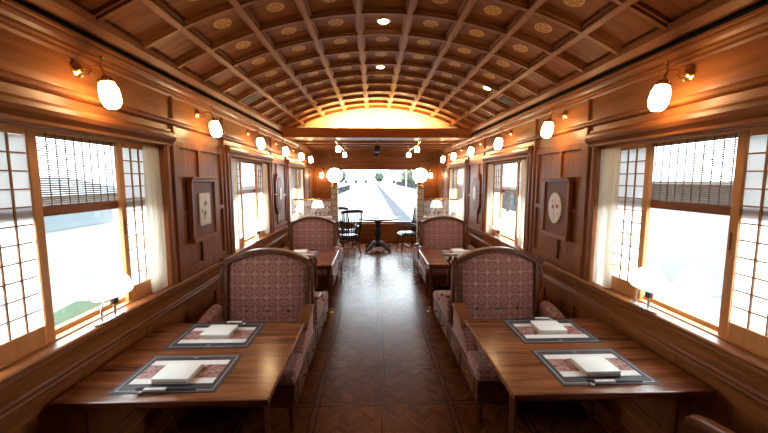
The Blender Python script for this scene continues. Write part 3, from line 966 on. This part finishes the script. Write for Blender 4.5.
def make_track(dark):
    r = empty('ceiling_spotlight')
    MB().tube([(0, -1.35, -.03), (0, 1.35, -.03)], .013, 8).build('rail', BRASS, r, smooth=True)
    c = MB()
    for y in (-1.1, 1.1): c.lathe([(.035, 0), (.035, -.008), (.01, -.012), (.01, -.02)], (0, y, 0), 12)
    c.build('mount', BRASS, r, smooth=True)
    for y in (-.7, 1.1):
        if dark:
            h = MB().tube([(0, y, -.035), (0, y, -.06)], .012).box(-.06, .06, y - .07, y + .07, -.2, -.06).build('lamp_head', BLACK, r, bevel=.01)
        else:
            h = MB().tube([(0, y, -.035), (0, y, -.07)], .01).lathe([(.02, -.085), (.045, -.07), (.03, -.06)], (0, y, 0), 14).build('lamp_head', BRASS, r, smooth=True)
            MB().lathe([(.042, -.08), (.055, -.1), (.058, -.19), (.04, -.2)], (0, y, 0), 16).build('glass_shade', LAMP_SPOT, h, smooth=True)
    return r
for x, lab, dark in ((-.86, 'brass ceiling rail with two white glass spots, %s side of lounge' % TELL[-1], False),
                     (.88, 'brass ceiling rail with two white glass spots, %s side of lounge' % TELL[1], False),
                     (.0, 'black box spotlights on the central rail of the lounge ceiling', True)):
    o = make_track(dark); o.location = (x, 8.6, 2.68); tag(o, lab, 'spotlight')

# ------------------------------------------------------------------ glass partitions with globe lamps
ETCH, POSTM = etched_mat(), post_mat()
PYL = 7.55
for s in (-1, 1):
    xp = s * .91
    r = empty('lamp_post', (xp, PYL, 0), 0, 'ivory carved post carrying a lit opal globe, %s side of the lounge' % TELL[s], 'lamp post')
    MB().box(-.085, .085, -.085, .085, 0, .12).build('base', W_H, r, bevel=.01)
    MB().box(-.065, .065, -.065, .065, .12, 1.72).build('post', POSTM, r, bevel=.008)
    MB().lathe([(.08, 1.72), (.09, 1.74), (.05, 1.76), (.06, 1.79), (.075, 1.815), (.06, 1.822)], n=18).build('collar', BRASS, r, smooth=True)
    gb = MB().ball((0, 0, 1.965), .165, .165, .155, 24, 14).build('globe', LAMP_GLOBE, r, smooth=True)
    MB().lathe([(.166, 1.958), (.169, 1.962), (.166, 1.966)], n=28).build('ring', BRASS, gb, smooth=True)
    r = empty('glass_partition', (s * 1.4, PYL, 0), 0, 'etched glass partition with brass rail between globe post and wall, %s side' % TELL[s], 'partition')
    MB().box(-.4, .4, -.025, .025, 0, 1.0).build('base_panel', W_X, r, bevel=.005)
    MB().box(-.4, .4, -.004, .004, 1.0, 1.44).build('etched_pane', ETCH, r)
    MB().tube([(-.41, 0, 1.455), (.41, 0, 1.455)], .016, 8).build('brass_rail', BRASS, r, smooth=True)
    r = empty('sideboard', (s * 1.36, PYL + .42, 0), 0, 'walnut sideboard behind the etched glass partition, %s side' % TELL[s], 'sideboard')
    MB().box(-.36, .36, -.2, .2, 0, 1.0).build('body', W_V, r, bevel=.006)
    MB().box(-.38, .38, -.22, .22, 1.0, 1.035).build('top', W_H, r, bevel=.005)
    for x0 in (-.34, .01):
        d_ = MB().box(x0, x0 + .33, -.212, -.2, .1, .95).build('door', W_V, r, bevel=.004)
        MB().ball((x0 + (.3 if x0 < 0 else .03), -.222, .6), .012, .012, .012, 8, 6).build('knob', BRASS, d_, smooth=True)
    copy_tree(lamp0, (s * 1.34, PYL + .42, 1.037), 0, 'white domed lamp on the sideboard behind the partition, %s side' % TELL[s], 'sill lamps').scale = (.85, .85, 1.35)

# ------------------------------------------------------------------ observation lounge
def make_windsor():
    r = empty('windsor_chair')
    MB().ext_z([(-.24, -.22), (.24, -.22), (.26, -.1), (.25, .2), (.18, .24), (-.18, .24), (-.25, .2), (-.26, -.1)], .42, .47).build('seat', W_BLACK, r, bevel=.015)
    MB().box(-.21, .21, -.19, .19, .468, .51).build('cushion', SEAT_DARK, r, bevel=.02, seg=3, smooth=True)
    for x in (-1, 1):
        for y in (-1, 1):
            MB().tube([(x * .25, y * .23, 0), (x * .225, y * .205, .13), (x * .21, y * .19, .26), (x * .19, y * .17, .44)], [.012, .021, .015, .018], 8).build('leg', W_BLACK, r, smooth=True)
    MB().tube([(-.22, -.2, .15), (-.22, .2, .15)], .01).tube([(.22, -.2, .15), (.22, .2, .15)], .01).tube([(-.22, 0, .15), (.22, 0, .15)], .01).build('stretcher', W_BLACK, r, smooth=True)
    bw = [(.29 * math.cos(t) * 1.0, -.16 + .40 * max(0, math.sin(t)) ** .8 if math.sin(t) > 0 else -.16, .70) for t in [PI * k / 20 for k in range(21)]]
    bw = [(.29, -.26, .69)] + bw + [(-.29, -.26, .69)]
    MB().tube(bw, .02, 8).build('arm_bow', W_BLACK, r, smooth=True)
    for x in (-.28, .28): MB().tube([(x * .85, -.12, .46), (x, -.16, .69)], [.014, .012], 8).build('arm_post', W_BLACK, r, smooth=True)
    for k in range(7):
        x = -.2 + .4 * k / 6
        MB().tube([(x * .9, .2, .46), (x, .235, .72), (x * 1.1, .28, 1.08)], [.009, .012, .009], 6).build('spindle', W_BLACK, r, smooth=True)
    for x in (-.25, .25): MB().tube([(x * .85, .19, .46), (x * .98, .23, .75), (x * 1.02, .29, 1.12)], [.016, .018, .015], 8).build('back_post', W_BLACK, r, smooth=True)
    MB().ext_y([(-.29, 1.06), (-.28, 1.13), (-.15, 1.15), (.15, 1.15), (.28, 1.13), (.29, 1.06), (.15, 1.075), (-.15, 1.075)], .27, .3).build('top_rail', W_BLACK, r, bevel=.008)
    return r
wc = make_windsor()
tag(wc, 'black spindle-back armchair nearest the aisle, beside the round table, square floral tile side', 'chair', 'spindle-back chairs')
wc.location = (-.72, 8.75, 0); wc.rotation_euler = (0, 0, math.radians(205))
copy_tree(wc, (-.86, 9.75, 0), math.radians(150), 'black spindle-back armchair against the end wall, square floral tile side of the round table')
copy_tree(wc, (.80, 9.15, 0), math.radians(-78), 'black spindle-back armchair side-on to the round table, oval floral tile side')
pt = empty('pedestal_table', (.03, 9.25, 0), 0, 'round black pedestal table in front of the panoramic end window', 'table')
MB().lathe([(.5, .835), (.525, .845), (.525, .872), (.505, .88)], n=36).build('tabletop', W_BLACK, pt, smooth=True)
MB().lathe([(.14, .12), (.16, .17), (.09, .22), (.06, .3), (.085, .42), (.1, .5), (.07, .6), (.06, .7), (.09, .78), (.2, .835), (.2, .845)], n=20).build('column', W_BLACK, pt, smooth=True)
for k in range(4):
    a = PI / 4 + k * PI / 2
    c_, s_ = math.cos(a), math.sin(a)
    MB().tube([(c_ * .08, s_ * .08, .2), (c_ * .2, s_ * .2, .17), (c_ * .34, s_ * .34, .08), (c_ * .45, s_ * .45, .04)], [.06, .055, .045, .04], 8).build('foot', W_BLACK, pt, smooth=True)
tag(MB().box(-.09, .09, -.06, .06, 0, .025).build('menu_book', plain('menu_cover', (.05, .035, .03), .5), bevel=.004), 'small dark book lying on the round pedestal table', 'book')
COL.objects['menu_book'].location = (-.02, 9.1, .88); COL.objects['menu_book'].rotation_euler = (0, 0, .2)

# ------------------------------------------------------------------ outside
GZ = -1.2
def ground_mat():
    t = NT('pale_gravel')
    n = t.noise(t.coord(), 3, 6, .7)
    t.bsdf(t.ramp(n, [(.3, (.13, .13, .125)), (.7, (.2, .195, .185))]), .9, spec=.1)
    return t.m
struct(MB().box(-60, 60, -30, 260, GZ - .2, GZ).build('ground_outside', ground_mat()))
CONC = plain('pale_concrete', (.17, .17, .165), .9, var=.06, scale=3)
GREYC = plain('grey_concrete', (.028, .029, .031), .9, spec=0, var=.1, scale=3)
DARK_STRIP = plain('dark_strip_grey', (.05, .053, .06), .95, spec=0, var=.3, scale=60)
LEAF = plain('leaf_green', (.045, .06, .04), .8, spec=0, var=.4, scale=30)
BARK = plain('bark', (.16, .11, .07), .9)
HOUSEW = plain('house_render', (.2, .2, .19), .9, var=.05, scale=2)
ROOF = plain('roof_slate', (.1, .112, .122), .7, var=.1)
bl = MB().box(1.75, 2.85, 11, 250, GZ, GZ + .05).build('dark_strip', DARK_STRIP); tag(bl, 'long dark strip running beside the rails outside', 'ballast'); bl['kind'] = 'stuff'  # long strip darker than the gravel around it
for x in (-.62, .62):
    rl = MB().ext_y([(x - .06, GZ + .016), (x + .06, GZ + .016), (x + .015, GZ + .04), (x + .03, GZ + .14), (x - .03, GZ + .14), (x - .015, GZ + .04)], 11, 250).build('rail', plain('rail_steel', (.2, .17, .14), .4, .6))
    tag(rl, 'steel rail of the track behind the train, on the %s side' % TELL[-1 if x < 0 else 1], 'rail', 'track rails')
sl = MB()
for k in range(200): sl.box(-1.2, 1.2, 11.5 + k * .75, 11.75 + k * .75, GZ, GZ + .015)
o = sl.build('railway_sleepers', CONC); tag(o, 'pale concrete sleepers crossing under the two rails', 'sleepers'); o['kind'] = 'stuff'
for x0, x1, y0, y1, h, nm, lab, m_ in ((-7.6, -7.2, 30, 110, 1.3, 'trackside_wall', 'long grey wall along the track seen past the empty side of the lounge', GREYC),
                                 (4.2, 9, 12, 140, .9, 'station_platform', 'long pale station platform beside the track', CONC)):
    tag(MB().box(x0, x1, y0, y1, GZ, GZ + h).build(nm, m_), lab, 'wall' if 'wall' in nm else 'platform')
fc = empty('platform_fence', (9.2, 60, GZ), 0, 'grey paling fence along the far edge of the station platform', 'fence')
MB().box(-.03, .03, -48, 80, 1.0, 2.3).build('fence_panel', GREYC, fc)
for k in range(12): MB().box(-.08, .08, -46 + k * 10, -45.84 + k * 10, 0, 2.5).build('fence_post', GREYC, fc)
for k, (x, y) in enumerate(((4.6, 28), (4.8, 52), (-5.2, 44))):
    r = empty('overhead_line_mast', (x, y, GZ + (.9 if x > 0 else 0)), 0, ['pale overhead line mast on the platform, nearest the train', 'pale overhead line mast further along the platform', 'pale overhead line mast on the grey wall side of the track'][k], 'mast')
    MB().tube([(0, 0, 0), (0, 0, 7)], .12, 10).build('pole', CONC, r, smooth=True)
    MB().box(-1.8 if x > 0 else 0, 0 if x > 0 else 1.8, -.05, .05, 6.2, 6.3).build('bracket', CONC, r)
for k, (x, y, w_, h_, lab) in enumerate(((-9, 190, 14, 5, 'pale house with slate roof at the end of the track, on the grey wall side'), (14, 170, 12, 7, 'tall pale house with slate roof beyond the platform fence'), (-24, 120, 12, 6, 'pale house with slate roof behind the long grey wall'))):
    r = empty('house', (x, y, GZ), 0, lab, 'house')
    MB().box(-w_ / 2, w_ / 2, -4, 4, 0, h_).build('wall', HOUSEW, r)
    MB().ext_x([(-4.6, h_), (4.6, h_), (0, h_ + 2.4)], -w_ / 2 - .4, w_ / 2 + .4).build('roof', ROOF, r)
    for q in range(3):
        x0 = -w_ / 2 + 1.2 + q * (w_ - 3.6) / 2
        MB().box(x0, x0 + 1.2, -4.05, -3.98, 1.2, 2.6).build('window', GREYC, r)
def tree(x, y, h, lab):
    r = empty('tree', (x, y, GZ), 0, lab, 'tree', 'trees along the track')
    MB().tube([(0, 0, 0), (.1, 0, h * .3), (0, .1, h * .6)], [.22, .18, .1], 8).build('trunk', BARK, r, smooth=True)
    c = MB()
    bmesh.ops.create_icosphere(c.b, subdivisions=4, radius=1)
    for v in c.b.verts:
        n_ = noise.noise(v.co * 2.2 + Vector((x, y, h))) * .35 + noise.noise(v.co * 6 + Vector((y, x, 0))) * .18
        v.co = v.co * (1 + n_)
        v.co = Vector((v.co.x * h * .36, v.co.y * h * .36, v.co.z * h * .36 + h * .62))
    c.build('crown', LEAF, r, smooth=True)
tree(3.5, 200, 7, 'green tree at the far end of the track, right behind the rails')
tree(11, 110, 6, 'green tree behind the platform fence')
tree(-14, 150, 7, 'green tree behind the long grey wall')
# things just outside the big side windows
hd = empty('hedge', (-4.6, 4, GZ), 0, 'low clipped hedge outside the big near window, square floral tile side', 'hedge')
c = MB()
c.box(-.45, .45, -6, 6, 0, 1.0)
bmesh.ops.subdivide_edges(c.b, edges=c.b.edges[:], cuts=22, use_grid_fill=True)
for v in c.b.verts: v.co += Vector((noise.noise(v.co * 3) * .15, noise.noise(v.co * 3 + Vector((9, 0, 0))) * .15, noise.noise(v.co * 2.5 + Vector((0, 7, 0))) * .2 * (v.co.z > .1)))
c.build('foliage', LEAF, hd, smooth=True)
sh = empty('outbuilding', (-12, 8, GZ), 0, 'pale outbuilding with blue-grey roof outside the big near window', 'building')
MB().box(-2, 2, -6, 6, 0, 2.6).build('wall', HOUSEW, sh)
MB().ext_y([(-2.5, 2.6), (2.5, 2.6), (0, 3.15)], -6.4, 6.4).build('roof', ROOF, sh)
MB().box(1.99, 2.05, -5.6, 5.6, 1.5, 2.1).build('fascia', plain('pale_blue_fascia', (.085, .105, .115), .8), sh)
pb = empty('platform_wall', (9, 8, GZ), 0, 'pale boundary wall topped by an added dark grey fence outside the oval tile side windows', 'wall')
MB().box(-.12, .12, -16, 3.6, 0, 2.3).build('wall', CONC, pb)
MB().box(-.06, .06, -16, 3.6, 2.3, 2.95).build('fence_panel', GREYC, pb)  # dark panel added to grey the view through the blind
MB().box(-.1, .1, -16, 3.62, 2.95, 3.02).build('coping', CONC, pb)

# ------------------------------------------------------------------ light, camera, view
w = bpy.data.worlds.new('overcast_sky'); scene.world = w
w.use_nodes = True
nt = w.node_tree; nt.nodes.clear()
bg = nt.nodes.new('ShaderNodeBackground'); wo = nt.nodes.new('ShaderNodeOutputWorld')
bg.inputs[0].default_value = (.84, .92, 1, 1); bg.inputs[1].default_value = 8.0
nt.links.new(bg.outputs[0], wo.inputs[0])

cam = bpy.data.cameras.new('camera'); co = bpy.data.objects.new('camera', cam); COL.objects.link(co)
cam.sensor_width = 36; cam.sensor_fit = 'HORIZONTAL'; cam.lens = 36 * 353 / 768
cam.clip_start = .05; cam.clip_end = 600
co.location = (-.1, 0, 1.88); co.rotation_euler = (math.radians(90 - 6.0), 0, math.radians(-1.8))
scene.camera = co
vs_ = scene.view_settings
scene.display_settings.display_device = 'sRGB'
vs_.view_transform = 'Standard'; vs_.look = 'None'; vs_.gamma = 1; vs_.use_curve_mapping = False
vs_.exposure = 1.0
cy = scene.cycles
cy.use_denoising = True
cy.max_bounces = 10; cy.diffuse_bounces = 5; cy.glossy_bounces = 4; cy.transparent_max_bounces = 16; cy.transmission_bounces = 6
cy.caustics_reflective = False; cy.caustics_refractive = False
cy.sample_clamp_indirect = 6.0
